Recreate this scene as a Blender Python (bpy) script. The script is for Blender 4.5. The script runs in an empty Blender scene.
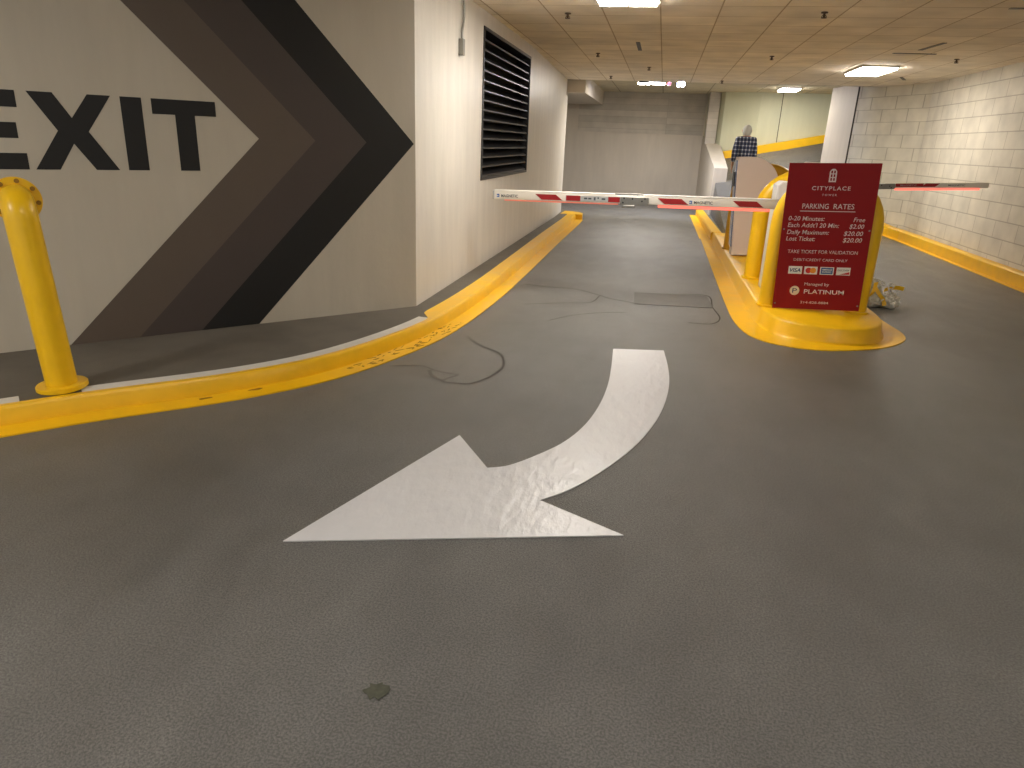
import bpy, bmesh, math, random
from mathutils import Vector, Matrix, noise
random.seed(7)
S = bpy.context.scene
COL = S.collection
# ---------------------------------------------------------------- camera
cd = bpy.data.cameras.new('camera'); cam = bpy.data.objects.new('camera', cd); COL.objects.link(cam)
cd.sensor_width = 36; cd.lens = 700/1024*36; cd.clip_start = .05
cam.matrix_world = Matrix(((0.97875818, -0.10197213, 0.17785982, 0),
                           (0.20136462, 0.31509225, -0.92745305, 0),
                           (0.03853212, 0.94356693, 0.3289327, 1.6),
                           (0, 0, 0, 1)))
S.camera = cam
# ---------------------------------------------------------------- world, exposure
w = bpy.data.worlds.new('world'); S.world = w; w.use_nodes = True
w.node_tree.nodes['Background'].inputs[0].default_value = (.93, .92, .88, 1)
w.node_tree.nodes['Background'].inputs[1].default_value = .72
S.view_settings.view_transform = 'Standard'; S.view_settings.look = 'None'
S.view_settings.gamma = 1; S.view_settings.use_curve_mapping = False
S.view_settings.exposure = 0.38
WARM = (1.0, .93, .83)
def area(name, loc, sx, sy, power, color=WARM, parent=None):
    l = bpy.data.lights.new(name, 'AREA'); l.shape = 'RECTANGLE'; l.size = sx; l.size_y = sy
    l.energy = power; l.color = color
    o = bpy.data.objects.new(name, l); COL.objects.link(o); o.location = loc
    if parent: o.parent = parent
    return o
# ---------------------------------------------------------------- materials
def lin(c):
    return tuple(((v/255)/12.92 if v/255 <= .04045 else ((v/255+.055)/1.055)**2.4) for v in c) + (1,)
def mat(name, rgb, rough=.5, metal=0, var=.0, scale=6, bump=0, bscale=60, spec=.5, emit=None, es=0, coat=0, stretch=(1, 1, 1), rvar=0, detail=6):
    m = bpy.data.materials.new(name); m.use_nodes = True
    N = m.node_tree.nodes; L = m.node_tree.links; b = N['Principled BSDF']
    c = lin(rgb); b.inputs['Base Color'].default_value = c
    b.inputs['Roughness'].default_value = rough; b.inputs['Metallic'].default_value = metal
    b.inputs['Specular IOR Level'].default_value = spec
    b.inputs['Coat Weight'].default_value = coat
    tc = N.new('ShaderNodeTexCoord'); mp = N.new('ShaderNodeMapping'); mp.inputs['Scale'].default_value = stretch
    L.new(tc.outputs['Object'], mp.inputs[0])
    if var or rvar:
        n = N.new('ShaderNodeTexNoise'); n.inputs['Scale'].default_value = scale; n.inputs['Detail'].default_value = detail
        n.inputs['Roughness'].default_value = .6
        L.new(mp.outputs[0], n.inputs['Vector'])
        if var:
            r = N.new('ShaderNodeMapRange'); r.inputs[1].default_value = .3; r.inputs[2].default_value = .7
            r.inputs[3].default_value = 1-var; r.inputs[4].default_value = 1+var*.6
            L.new(n.outputs[0], r.inputs[0])
            mx = N.new('ShaderNodeMix'); mx.data_type = 'RGBA'; mx.blend_type = 'MULTIPLY'; mx.inputs[0].default_value = 1
            mx.inputs[6].default_value = c; L.new(r.outputs[0], mx.inputs[7]); L.new(mx.outputs[2], b.inputs['Base Color'])
        if rvar:
            r2 = N.new('ShaderNodeMapRange'); r2.inputs[1].default_value = .3; r2.inputs[2].default_value = .7
            r2.inputs[3].default_value = rough-rvar; r2.inputs[4].default_value = rough+rvar
            L.new(n.outputs[0], r2.inputs[0]); L.new(r2.outputs[0], b.inputs['Roughness'])
    if bump:
        n2 = N.new('ShaderNodeTexNoise'); n2.inputs['Scale'].default_value = bscale; n2.inputs['Detail'].default_value = 4
        L.new(mp.outputs[0], n2.inputs['Vector'])
        bp = N.new('ShaderNodeBump'); bp.inputs['Strength'].default_value = bump; bp.inputs['Distance'].default_value = .01
        L.new(n2.outputs[0], bp.inputs['Height']); L.new(bp.outputs[0], b.inputs['Normal'])
    if emit:
        b.inputs['Emission Color'].default_value = emit + (1,); b.inputs['Emission Strength'].default_value = es
    return m

def asphalt():
    m = bpy.data.materials.new('asphalt'); m.use_nodes = True
    N = m.node_tree.nodes; L = m.node_tree.links; b = N['Principled BSDF']
    tc = N.new('ShaderNodeTexCoord')
    def nz(s, d, st=(1, 1, 1), r=.6):
        mp = N.new('ShaderNodeMapping'); mp.inputs['Scale'].default_value = st; L.new(tc.outputs['Object'], mp.inputs[0])
        n = N.new('ShaderNodeTexNoise'); n.inputs['Scale'].default_value = s; n.inputs['Detail'].default_value = d
        n.inputs['Roughness'].default_value = r; L.new(mp.outputs[0], n.inputs[0]); return n.outputs[0]
    def rng(x, a, c, lo, hi):
        r = N.new('ShaderNodeMapRange'); L.new(x, r.inputs[0])
        for i, v in zip((1, 2, 3, 4), (a, c, lo, hi)): r.inputs[i].default_value = v
        return r.outputs[0]
    def mul(a, c, op='MULTIPLY'):
        q = N.new('ShaderNodeMath'); q.operation = op
        for i, v in enumerate((a, c)):
            if isinstance(v, (int, float)): q.inputs[i].default_value = v
            else: L.new(v, q.inputs[i])
        return q.outputs[0]
    big = nz(.55, 5); mid = nz(2.6, 6, (1, .45, 1)); fine = nz(130, 3); grit = nz(330, 2)
    swirl = nz(7, 8, (1, .5, 1), .7)
    f = mul(rng(big, .3, .7, .78, 1.2), rng(mid, .3, .7, .84, 1.14))
    f = mul(f, rng(fine, .4, .6, .68, 1.34)); f = mul(f, rng(grit, .4, .6, .82, 1.2)); f = mul(f, rng(swirl, .35, .65, .93, 1.06))
    mx = N.new('ShaderNodeMix'); mx.data_type = 'RGBA'; mx.blend_type = 'MULTIPLY'; mx.inputs[0].default_value = 1
    mx.inputs[6].default_value = lin(ASPH); L.new(f, mx.inputs[7]); L.new(mx.outputs[2], b.inputs['Base Color'])
    L.new(rng(mid, .3, .7, .32, .46), b.inputs['Roughness'])
    b.inputs['Specular IOR Level'].default_value = .55
    h = mul(mul(fine, .7), mul(grit, .5), 'ADD'); h = mul(h, mul(mid, .5), 'ADD')
    bp = N.new('ShaderNodeBump'); bp.inputs['Strength'].default_value = .6; bp.inputs['Distance'].default_value = .01
    L.new(h, bp.inputs['Height']); L.new(bp.outputs[0], b.inputs['Normal'])
    return m
ASPH = (98, 97, 94)

def brick_mat(name, rgb, mortar, bw, bh, ms, offset=.5, rough=.8, rotx=0, shift=(0, 0, 0), var=.1, bump=.3, swap=None, vscale=3):
    """grid of tiles or blocks laid in the object's own coordinates"""
    m = bpy.data.materials.new(name); m.use_nodes = True
    N = m.node_tree.nodes; L = m.node_tree.links; b = N['Principled BSDF']
    tc = N.new('ShaderNodeTexCoord'); sx = N.new('ShaderNodeSeparateXYZ'); L.new(tc.outputs['Object'], sx.inputs[0])
    cx = N.new('ShaderNodeCombineXYZ')
    a, c = swap or ('X', 'Y')
    L.new(sx.outputs[a], cx.inputs[0]); L.new(sx.outputs[c], cx.inputs[1])
    mp = N.new('ShaderNodeMapping'); mp.inputs['Location'].default_value = shift; L.new(cx.outputs[0], mp.inputs[0])
    t = N.new('ShaderNodeTexBrick'); t.offset = offset; t.squash = 1
    t.inputs['Scale'].default_value = 1; t.inputs['Brick Width'].default_value = bw; t.inputs['Row Height'].default_value = bh
    t.inputs['Mortar Size'].default_value = ms; t.inputs['Mortar Smooth'].default_value = .1
    k = lin(rgb); t.inputs['Color1'].default_value = tuple(v*(1-var) for v in k[:3])+(1,)
    t.inputs['Color2'].default_value = tuple(min(1, v*(1+var)) for v in k[:3])+(1,)
    t.inputs['Mortar'].default_value = lin(mortar)
    L.new(mp.outputs[0], t.inputs['Vector'])
    n = N.new('ShaderNodeTexNoise'); n.inputs['Scale'].default_value = vscale; n.inputs['Detail'].default_value = 6
    L.new(tc.outputs['Object'], n.inputs['Vector'])
    r = N.new('ShaderNodeMapRange'); r.inputs[1].default_value = .3; r.inputs[2].default_value = .7; r.inputs[3].default_value = .86; r.inputs[4].default_value = 1.08
    L.new(n.outputs[0], r.inputs[0])
    mx = N.new('ShaderNodeMix'); mx.data_type = 'RGBA'; mx.blend_type = 'MULTIPLY'; mx.inputs[0].default_value = 1
    L.new(t.outputs['Color'], mx.inputs[6]); L.new(r.outputs[0], mx.inputs[7]); L.new(mx.outputs[2], b.inputs['Base Color'])
    b.inputs['Roughness'].default_value = rough
    bp = N.new('ShaderNodeBump'); bp.inputs['Strength'].default_value = bump; bp.inputs['Distance'].default_value = .006; bp.invert = True
    L.new(t.outputs['Fac'], bp.inputs['Height']); L.new(bp.outputs[0], b.inputs['Normal'])
    return m

def plaster(name, rgb, rough=.6, streak=.1):
    """painted concrete: soft vertical streaks of grime and a faint trowel texture"""
    m = mat(name, rgb, rough, var=streak, scale=2.6, stretch=(2.2, 2.2, .35), rvar=.04)
    N = m.node_tree.nodes; L = m.node_tree.links; b = N['Principled BSDF']
    tc = [n for n in N if n.type == 'TEX_COORD'][0]
    n2 = N.new('ShaderNodeTexNoise'); n2.inputs['Scale'].default_value = 14; n2.inputs['Detail'].default_value = 8
    L.new(tc.outputs['Object'], n2.inputs['Vector'])
    bp = N.new('ShaderNodeBump'); bp.inputs['Strength'].default_value = .18; bp.inputs['Distance'].default_value = .01
    L.new(n2.outputs[0], bp.inputs['Height']); L.new(bp.outputs[0], b.inputs['Normal'])
    return m

DIFF = 38
M = dict(
    asphalt=asphalt(),
    walk=mat('sidewalk concrete', (96, 90, 80), .7, var=.18, scale=3, bump=.3, bscale=120),
    wallexit=plaster('beige wall paint', (192, 184, 168), .55, .06),
    wall=plaster('cream wall paint', (212, 207, 198), .38, .11),
    wallback=plaster('back wall paint', (200, 190, 174), .6, .07),
    far=plaster('pale ramp wall paint', (198, 198, 168), .6, .05),
    header=brick_mat('ribbed header panel', (186, 178, 164), (168, 160, 148), 9, .17, .006, 0, .6, swap=('X', 'Z')),
    yellow=mat('yellow traffic paint', (236, 184, 14), .38, var=.08, scale=5, bump=.06, bscale=12, rvar=.06, spec=.5),
    yellow2=mat('yellow gloss enamel', (236, 188, 16), .33, var=.05, scale=8, bump=.05, bscale=18),
    ochre=mat('ochre enamel', (190, 140, 10), .4, var=.05),
    white=mat('white road paint', (206, 206, 208), .35, var=.04, scale=5, bump=.9, bscale=16, rvar=.03, stretch=(1, .45, 1)),
    curbwhite=mat('white curb paint', (206, 202, 194), .5, var=.08, scale=9, bump=.15),
    worn=mat('black scuff', (146, 106, 22), .7, var=.3, scale=30),
    crack=mat('dark crack', (62, 58, 52), .8),
    tar=mat('tar sealed crack', (66, 64, 60), .3, var=.15, scale=12),
    patch=mat('patch asphalt', (90, 88, 84), .55, var=.15, scale=6, bump=.4, bscale=120),
    black=mat('black wall paint', (13, 12, 11), .6, var=.1, scale=6),
    brown1=mat('taupe wall paint', (92, 80, 70), .5, var=.04, scale=3),
    brown2=mat('dark taupe wall paint', (70, 60, 56), .5, var=.04, scale=3),
    louver=mat('dark louver metal', (44, 43, 46), .38, metal=.4, var=.1),
    dark=mat('dark void', (12, 12, 13), .8),
    galv=mat('galvanised steel', (140, 138, 132), .4, metal=.6, var=.1),
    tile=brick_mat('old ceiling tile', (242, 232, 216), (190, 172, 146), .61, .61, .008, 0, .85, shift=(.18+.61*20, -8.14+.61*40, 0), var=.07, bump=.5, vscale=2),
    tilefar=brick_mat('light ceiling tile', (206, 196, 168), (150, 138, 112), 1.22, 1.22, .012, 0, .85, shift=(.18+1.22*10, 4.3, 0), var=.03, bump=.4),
    block=brick_mat('painted concrete block', (212, 206, 190), (174, 166, 150), .72, .25, .008, .5, .5, swap=('Y', 'Z'), var=.03, bump=.6),
    blockx=brick_mat('painted concrete block face', (212, 206, 188), (176, 169, 150), .315, .25, .006, .5, .5, swap=('X', 'Z'), var=.03, bump=.6),
    frame=mat('white light frame', (210, 204, 190), .5),
    diff=mat('lit diffuser', (255, 250, 235), .5, emit=(1, .93, .84), es=DIFF),
    diffdim=mat('dim lit diffuser', (255, 250, 235), .5, emit=(1, .94, .87), es=13), diffmid=mat('half lit diffuser', (255, 250, 235), .5, emit=(1, .94, .87), es=34),
    led=mat('lit led lens', (240, 245, 255), .3, emit=(.72, .8, 1), es=60),
    redled=mat('lit red led strip', (240, 60, 50), .4, emit=(1, .16, .11), es=1.25),
    redledlow=mat('faint red led strip', (235, 150, 135), .4, emit=(1, .25, .16), es=.35),
    redlamp=mat('lit red lamp', (240, 60, 70), .4, emit=(1, .1, .14), es=1.5),
    armwhite=mat('white arm enamel', (226, 222, 212), .3),
    red=mat('red reflective tape', (150, 14, 18), .4, var=.1, scale=30),
    signred=mat('red sign face', (140, 6, 12), .55, spec=.3),
    ink=mat('white sign print', (225, 205, 205), .5),
    label=mat('grey printed label', (170, 172, 172), .4),
    blueink=mat('blue print', (60, 100, 170), .5), darkink=mat('dark print', (70, 78, 84), .5), darkbits=mat('black plastic', (20, 20, 20), .4),
    cardwhite=mat('card white', (232, 230, 225), .4), cardblue=mat('card blue', (52, 92, 150), .4), cardred=mat('card red', (196, 36, 30), .4),
    cardora=mat('card orange', (232, 150, 40), .4), navy=mat('navy print', (24, 34, 92), .4), cream=mat('cream print', (228, 214, 190), .4),
    kiosk=mat('beige powder coat', (222, 206, 196), .4, var=.02), kioskside=mat('kiosk side with blue highlight', (150, 165, 200), .2, metal=.7),  # kiosk side: the bluish highlight is put into its base colour
    cabinet=mat('white cabinet enamel', (226, 224, 220), .35),
    skin=mat('skin', (196, 150, 122), .55), hair=mat('grey beanie', (196, 196, 190), .85, bump=.3, bscale=200),
    trouser=mat('dark trousers', (34, 36, 46), .8), bag=mat('crumpled pale plastic', (214, 212, 200), .3, var=.15, scale=14, bump=.6, bscale=26),
    moss=mat('dark green stain', (74, 76, 62), .7, var=.4, scale=40),
    sprk=mat('sprinkler brass', (84, 66, 48), .4, metal=.6),
)
# plaid shirt: checks of navy and pale grey in object space
def plaid():
    m = bpy.data.materials.new('plaid cloth'); m.use_nodes = True
    N = m.node_tree.nodes; L = m.node_tree.links; b = N['Principled BSDF']; b.inputs['Roughness'].default_value = .85
    tc = N.new('ShaderNodeTexCoord'); sx = N.new('ShaderNodeSeparateXYZ'); L.new(tc.outputs['Object'], sx.inputs[0])
    def band(o, per, width):
        a = N.new('ShaderNodeMath'); a.operation = 'MULTIPLY'; L.new(o, a.inputs[0]); a.inputs[1].default_value = 1/per
        f = N.new('ShaderNodeMath'); f.operation = 'FRACT'; L.new(a.outputs[0], f.inputs[0])
        g = N.new('ShaderNodeMath'); g.operation = 'LESS_THAN'; L.new(f.outputs[0], g.inputs[0]); g.inputs[1].default_value = width
        return g.outputs[0]
    s = N.new('ShaderNodeMath'); s.operation = 'ADD'; L.new(band(sx.outputs[0], .075, .3), s.inputs[0]); L.new(band(sx.outputs[2], .085, .3), s.inputs[1])
    r = N.new('ShaderNodeValToRGB'); L.new(s.outputs[0], r.inputs[0])
    mp = N.new('ShaderNodeMath'); mp.operation = 'MULTIPLY'; L.new(s.outputs[0], mp.inputs[0]); mp.inputs[1].default_value = .5; L.new(mp.outputs[0], r.inputs[0])
    r.color_ramp.elements[0].color = lin((34, 40, 66)); r.color_ramp.elements[1].color = lin((206, 208, 212))
    e = r.color_ramp.elements.new(.5); e.color = lin((96, 106, 132)); L.new(r.outputs[0], b.inputs['Base Color'])
    return m
M['plaid'] = plaid()
# ---------------------------------------------------------------- helpers
def tag(o, label=None, cat=None, group=None, kind=None):
    if label: o['label'] = label
    if cat: o['category'] = cat
    if group: o['group'] = group
    if kind: o['kind'] = kind
    return o
def empty(name, loc, rz=0, label=None, cat=None, group=None):
    o = bpy.data.objects.new(name, None); COL.objects.link(o); o.location = loc; o.rotation_euler = (0, 0, rz)
    o.empty_display_size = .1
    return tag(o, label, cat, group)
def link(name, me, m, parent=None, loc=None):
    o = bpy.data.objects.new(name, me); COL.objects.link(o)
    if m is not None: me.materials.append(M[m] if isinstance(m, str) else m)
    if parent: o.parent = parent
    if loc: o.location = loc
    return o
class MB:
    def __init__(s): s.bm = bmesh.new()
    def box(s, x0, x1, y0, y1, z0, z1, bev=0, rot=None):
        v = [s.bm.verts.new((x, y, z)) for z in (z0, z1) for x, y in ((x0, y0), (x1, y0), (x1, y1), (x0, y1))]
        fs = [s.bm.faces.new([v[i] for i in f]) for f in ((3, 2, 1, 0), (4, 5, 6, 7), (0, 1, 5, 4), (1, 2, 6, 5), (2, 3, 7, 6), (3, 0, 4, 7))]
        if bev:
            es = list({e for f in fs for e in f.edges}); bmesh.ops.bevel(s.bm, geom=es, offset=bev, segments=3, affect='EDGES', profile=.6)
        return s
    def prism(s, pts, d, to=lambda a, b, c: (a, b, c), bev=0):
        """outline pts (a,b), extruded c from 0 to d; to() places it"""
        A = [s.bm.verts.new(to(a, b, 0)) for a, b in pts]; Bv = [s.bm.verts.new(to(a, b, d)) for a, b in pts]
        n = len(pts); fs = [s.bm.faces.new(A[::-1]), s.bm.faces.new(Bv)]
        for i in range(n): fs.append(s.bm.faces.new([A[i], A[(i+1) % n], Bv[(i+1) % n], Bv[i]]))
        bmesh.ops.recalc_face_normals(s.bm, faces=fs)
        if bev:
            es = [e for e in fs[1].edges]+[e for e in fs[0].edges]; bmesh.ops.bevel(s.bm, geom=es, offset=bev, segments=3, affect='EDGES')
        return s
    def tube(s, path, r, seg=20, caps=True):
        path = [Vector(p) for p in path]; rings = []
        t0 = (path[1]-path[0]).normalized(); up = Vector((0, 0, 1)) if abs(t0.z) < .9 else Vector((1, 0, 0))
        nrm = t0.cross(up).normalized()
        for i, p in enumerate(path):
            t = (path[min(i+1, len(path)-1)]-path[max(i-1, 0)]).normalized()
            nrm = (nrm-t*nrm.dot(t)).normalized(); bn = t.cross(nrm)
            rr = r[i] if isinstance(r, (list, tuple)) else r
            rings.append([s.bm.verts.new(p+(nrm*math.cos(a)+bn*math.sin(a))*rr) for a in [2*math.pi*k/seg for k in range(seg)]])
        for a, b in zip(rings, rings[1:]):
            for k in range(seg): s.bm.faces.new([a[k], a[(k+1) % seg], b[(k+1) % seg], b[k]])
        if caps: s.bm.faces.new(rings[0][::-1]); s.bm.faces.new(rings[-1])
        return s
    def sweep(s, path, prof):
        """prof: list of (offset to the left of travel, z); swept along path [(x,y)]; closed profile"""
        P = [Vector(p) for p in path]; rings = []
        for i, p in enumerate(P):
            t = (P[min(i+1, len(P)-1)]-P[max(i-1, 0)]).normalized(); n = Vector((-t.y, t.x))
            pr = prof(i/(len(P)-1)) if callable(prof) else prof
            rings.append([s.bm.verts.new((p.x+n.x*o, p.y+n.y*o, z)) for o, z in pr])
        k = len(rings[0])
        for a, b in zip(rings, rings[1:]):
            for j in range(k): s.bm.faces.new([a[j], a[(j+1) % k], b[(j+1) % k], b[j]])
        s.bm.faces.new(rings[0]); s.bm.faces.new(rings[-1][::-1])
        return s
    def build(s, name, m, parent=None, smooth=False, loc=None, rot=None):
        bmesh.ops.recalc_face_normals(s.bm, faces=s.bm.faces)
        me = bpy.data.meshes.new(name); s.bm.to_mesh(me); s.bm.free()
        if smooth:
            me.polygons.foreach_set('use_smooth', [True]*len(me.polygons))
            me.set_sharp_from_angle(angle=math.radians(40))
        o = link(name, me, m, parent, loc)
        if rot: o.rotation_euler = rot
        return o
def bezier(pts, n=8):
    """Catmull-Rom through pts"""
    out = []; P = [Vector(p) for p in pts]; P = [2*P[0]-P[1]]+P+[2*P[-1]-P[-2]]
    for i in range(1, len(P)-2):
        for k in range(n):
            t = k/n; a, b, c, d = P[i-1:i+3]
            out.append(.5*((2*b)+(-a+c)*t+(2*a-5*b+4*c-d)*t*t+(-a+3*b-3*c+d)*t**3))
    out.append(P[-2]); return out
def text(body, name, m, parent, x, z, width, height, y=0, shear=0, bold=0, align='L', ext=.0008, space=1, tr=None):
    """raised lettering standing in the x-z plane facing -y; scaled to width and cap height"""
    c = bpy.data.curves.new(name, 'FONT'); c.body = body; c.size = 1; c.extrude = 0; c.offset = bold; c.shear = shear; c.space_character = space
    c.resolution_u = 3
    o = bpy.data.objects.new(name, c); COL.objects.link(o)
    dg = bpy.context.evaluated_depsgraph_get(); me = bpy.data.meshes.new_from_object(o.evaluated_get(dg)); bpy.data.objects.remove(o)
    xs = [v.co.x for v in me.vertices]; x0, x1 = min(xs), max(xs)
    bm = bmesh.new(); bm.from_mesh(me)
    r = bmesh.ops.extrude_face_region(bm, geom=bm.faces[:])
    for e in r['geom']:
        if isinstance(e, bmesh.types.BMVert): e.co.z = 1
    kx = width/(x1-x0); kz = height/.70
    for v in bm.verts:
        p = (x+(v.co.x-x0)*kx, y-v.co.z*ext, z+v.co.y*kz); v.co = tr(*p) if tr else p
    bmesh.ops.recalc_face_normals(bm, faces=bm.faces)
    bm.to_mesh(me); bm.free(); me.name = name; me.materials.clear()
    return link(name, me, m, parent)
def copy_tree(o, parent=None):
    c = o.copy(); COL.objects.link(c); c.parent = parent
    for ch in [q for q in bpy.data.objects if q.parent == o]: copy_tree(ch, c)
    return c
def structure(o): o['kind'] = 'structure'; return o

# ================================================================ THE SETTING
CZ = 2.95; CZF = 3.05; YB = 22.3; XL = -2.10; XR = 4.95; ZW = .11
def lerp(a, b, t): return a+(b-a)*t
# asphalt floor, one sheet that climbs into the curved up-ramp behind the island
def ramp_z(x, y):
    y0 = 13.2+2.4*max(0, min(1, (x-2)/2.2)); t = max(0, min(1, (y-y0)/(20.8-y0)))
    if x < 1.32: return 0
    zc = 1.33+.22*(x-1.55)
    return max(0, zc)*t**1.6 * min(1, (x-1.32)/.03)
bm = bmesh.new(); xs = [-9, -6, -3, -1, 0, 1, 1.32, 1.35, 1.6, 2, 2.5, 3, 3.5, 4, 4.6, 5.2, 6, 8]; ys = [-5, -2, 0, 2, 4, 6, 8, 10, 12, 13.2]+[13.2+.4*i for i in range(1, 20)]+[22.4]
g = [[bm.verts.new((x, y, ramp_z(x, y))) for x in xs] for y in ys]
for j in range(len(ys)-1):
    for i in range(len(xs)-1): bm.faces.new([g[j][i], g[j][i+1], g[j+1][i+1], g[j+1][i]])
me = bpy.data.meshes.new('floor'); bm.to_mesh(me); bm.free(); structure(link('floor', me, 'asphalt'))
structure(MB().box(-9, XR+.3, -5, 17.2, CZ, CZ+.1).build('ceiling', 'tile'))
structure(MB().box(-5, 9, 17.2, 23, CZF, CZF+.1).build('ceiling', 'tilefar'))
# exit wall: from the corner towards the left of the camera
A = Vector((XL, 6.08)); Bd = (Vector((-4.24, 3.75))-A).normalized(); NW = Vector((-Bd.y, Bd.x))
if NW.dot(Vector((0, 0))-A) < 0: NW = -NW            # normal towards the camera side
def onwall(s, z, d=0): p = A+Bd*s+NW*d; return (p.x, p.y, z)
structure(MB().prism([(0, 0), (8.5, 0), (8.5, CZ), (0, CZ)], 1, lambda a, b, c: onwall(a, b, -.25*c)).build('wall_front_left', 'wallexit'))
# wall with the louver opening
LY0, LY1, LZ0, LZ1 = 8.42, 11.38, 1.13, 2.79
W = MB(); YE = 17.4
for y0, y1, z0, z1 in ((6.08, LY0, 0, CZ), (LY1, YE, 0, CZ), (LY0, LY1, 0, LZ0), (LY0, LY1, LZ1, CZ)): W.box(XL-.3, XL, y0, y1, z0, z1)
for v in W.bm.verts:
    if v.co.y > 17: v.co.x -= .2
structure(W.build('wall_left', 'wall'))
structure(MB().box(-5, 1.2, YB, YB+.2, 0, CZF).build('wall_back', 'wallback'))
structure(MB().box(-2.58, 1.06, YB-.035, YB, 1.93, CZF).build('trim_1', 'header'))
structure(MB().box(-5, -1.88, 17.2, YB-.035, 2.68, CZF).build('trim_2', 'wallback'))       # downstand beam over the exit lane
structure(MB().box(-5.2, -5, 17.0, 22.6, 0, CZF).build('wall_back_left', 'wallback'))
structure(MB().box(-5, -2.4, 17.4, 17.5, 0, CZ).build('wall_return_left', 'wall'))
structure(MB().box(-5, 9, 17.15, 17.2, CZ, CZF+.1).build('trim_3', 'tile'))
# sloped dividing wall with a pier between exit lane and up-ramp
D = MB()
def dv(x0, y, x1, z): return [(x0, y, 0), (x1, y, 0), (x1, y, z), (x0, y, z)]
r0 = [D.bm.verts.new(p) for p in dv(1.28, 18.8, 1.60, 1.14)]; r1 = [D.bm.verts.new(p) for p in dv(1.07, YB, 1.50, 1.93)]
D.bm.faces.new(r0); D.bm.faces.new(r1[::-1])
for k in range(4): D.bm.faces.new([r0[k], r0[(k+1) % 4], r1[(k+1) % 4], r1[k]])
structure(D.build('wall_divider', 'wallback'))
structure(MB().box(1.10, 1.39, 21.35, 21.95, 1.7, CZF, .01).build('wall_pier', 'header'))
structure(MB().prism([(1.1, 22.1), (1.5, 21.2), (2.4, 20.98), (4.2, 20.95), (9, 20.95), (9, 21.3), (1.1, 22.5)], CZF).build('wall_far', 'far'))
structure(MB().box(2.94, 2.955, 20.945, 20.96, 1.5, CZF).build('trim_4', 'crack'))
# right wall: blockwork, then bending in to the column
structure(MB().box(XR, XR+.25, -5, 15.9, 0, CZ).build('wall_right', 'block'))
structure(MB().prism([(4.95, 15.9), (4.05, 17.75), (4.3, 17.9), (5.2, 16)], CZF).build('wall_right_end', 'blockx'))
structure(MB().prism([(4.05, 17.75), (3.78, 19.1), (3.9, 19.35), (4.4, 19.3), (4.3, 17.9)], CZF).build('wall_right_column', 'wallback'))
structure(MB().box(4.035, 4.06, 17.72, 17.75, 0, CZF).build('trim_5', 'crack'))

# ================================================================ CURBS
edge = bezier([(-4.8, 1.1), (-3.95, 2.1), (-3.3, 2.81), (-2.98, 3.16), (-2.39, 3.74), (-1.99, 4.35), (-1.70, 5.25), (-1.59, 6.09), (-1.54, 7.34), (-1.54, 9), (-1.56, 12), (-1.56, 14.5), (-1.58, 15.7)], 10)
# sidewalk slab behind the curb
off = []
for i, p in enumerate(edge):
    t = (edge[min(i+1, len(edge)-1)]-edge[max(i-1, 0)]).normalized(); off.append(p+Vector((-t.y, t.x))*.2)
slab = [tuple(q) for q in off]+[(-1.9, 16.3), (XL, 16.5), (XL, 6.08), tuple((A+Bd*6)[:2])]
structure(MB().prism(slab, ZW).build('floor_sidewalk', 'walk'))
curb = empty('curb', (-1.8, 8, 0), label='long yellow curb along the left sidewalk beneath the louvered wall and EXIT wall', cat='curb')
def local(o, root):
    o.parent = root; o.matrix_parent_inverse = Matrix.Translation(-root.location); return o
def tp(f):  # lip width of the yellow top grows towards the far end
    k = max(0, min(1, (f-.54)/.02)); return lerp(.215, .345, k)
local(MB().sweep(edge, lambda f: [(.155, .0), (.165, ZW-.012), (.18, ZW+.006), (tp(f), ZW+.006), (tp(f), 0)]).build('curb_face', 'yellow', smooth=True), curb)
local(MB().sweep(edge, [(0, .0), (0, .008), (.16, .01), (.16, 0)]).build('gutter_stripe', 'yellow'), curb)
nose = [(-1.60, 15.7), (-1.62, 16.0), (-1.72, 16.25), (-1.88, 16.35), (-2.08, 16.4), (-2.08, 15.7)]
local(MB().prism(nose, ZW+.006).build('curb_end', 'yellow'), curb)
# white stripe on the sidewalk, broken at the post
def stripe(i0, i1, a=.218, b=.318):
    return MB().sweep(edge[i0:i1], [(a, ZW), (a, ZW+.005), (b, ZW+.005), (b, ZW)]).build('white_stripe', 'curbwhite')
local(stripe(6, 23), curb); s_ = local(stripe(29, 66), curb)
# paint scuffs on the curb
def blob(cx, cy, z, rx, ry, n=14, seed=0):
    rr = random.Random(seed)
    return [(cx+rx*math.cos(2*math.pi*k/n)*rr.uniform(.45, 1), cy+ry*math.sin(2*math.pi*k/n)*rr.uniform(.45, 1)) for k in range(n)]
sc = MB()
def edge_at(i, o):
    t = (edge[i+1]-edge[i-1]).normalized(); p = edge[i]+Vector((-t.y, t.x))*o; return p, t
for i, o, l, wd in ((37, .10, .05, .012), (41, .11, .06, .014)):
    p, t = edge_at(i, o); n = Vector((-t.y, t.x)); rr = random.Random(i)
    pts = [p+t*math.cos(a)*l*rr.uniform(.5, 1)+n*math.sin(a)*wd*rr.uniform(.6, 1.3) for a in [k*math.pi/6 for k in range(12)]]
    sc.prism([tuple(q) for q in pts], .002, lambda a, b, c: (a, b, .0095+c))
rr = random.Random(3)
for k in range(60):
    i = rr.randint(50, 69); p, t = edge_at(i, rr.uniform(.03, .15)); t = t.copy(); t.rotate(Matrix.Rotation(rr.uniform(-.5, .5), 2)); n = Vector((-t.y, t.x)); l = rr.uniform(.015, .06); wd = rr.uniform(.002, .005)
    pts = [p+t*math.cos(a)*l*rr.uniform(.5, 1)+n*math.sin(a)*wd*rr.uniform(.6, 1.3) for a in [q*math.pi/4 for q in range(8)]]
    sc.prism([tuple(q) for q in pts], .002, lambda a, b, c: (a, b, .0095+c))
local(sc.build('scuff', 'worn'), curb)

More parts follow.
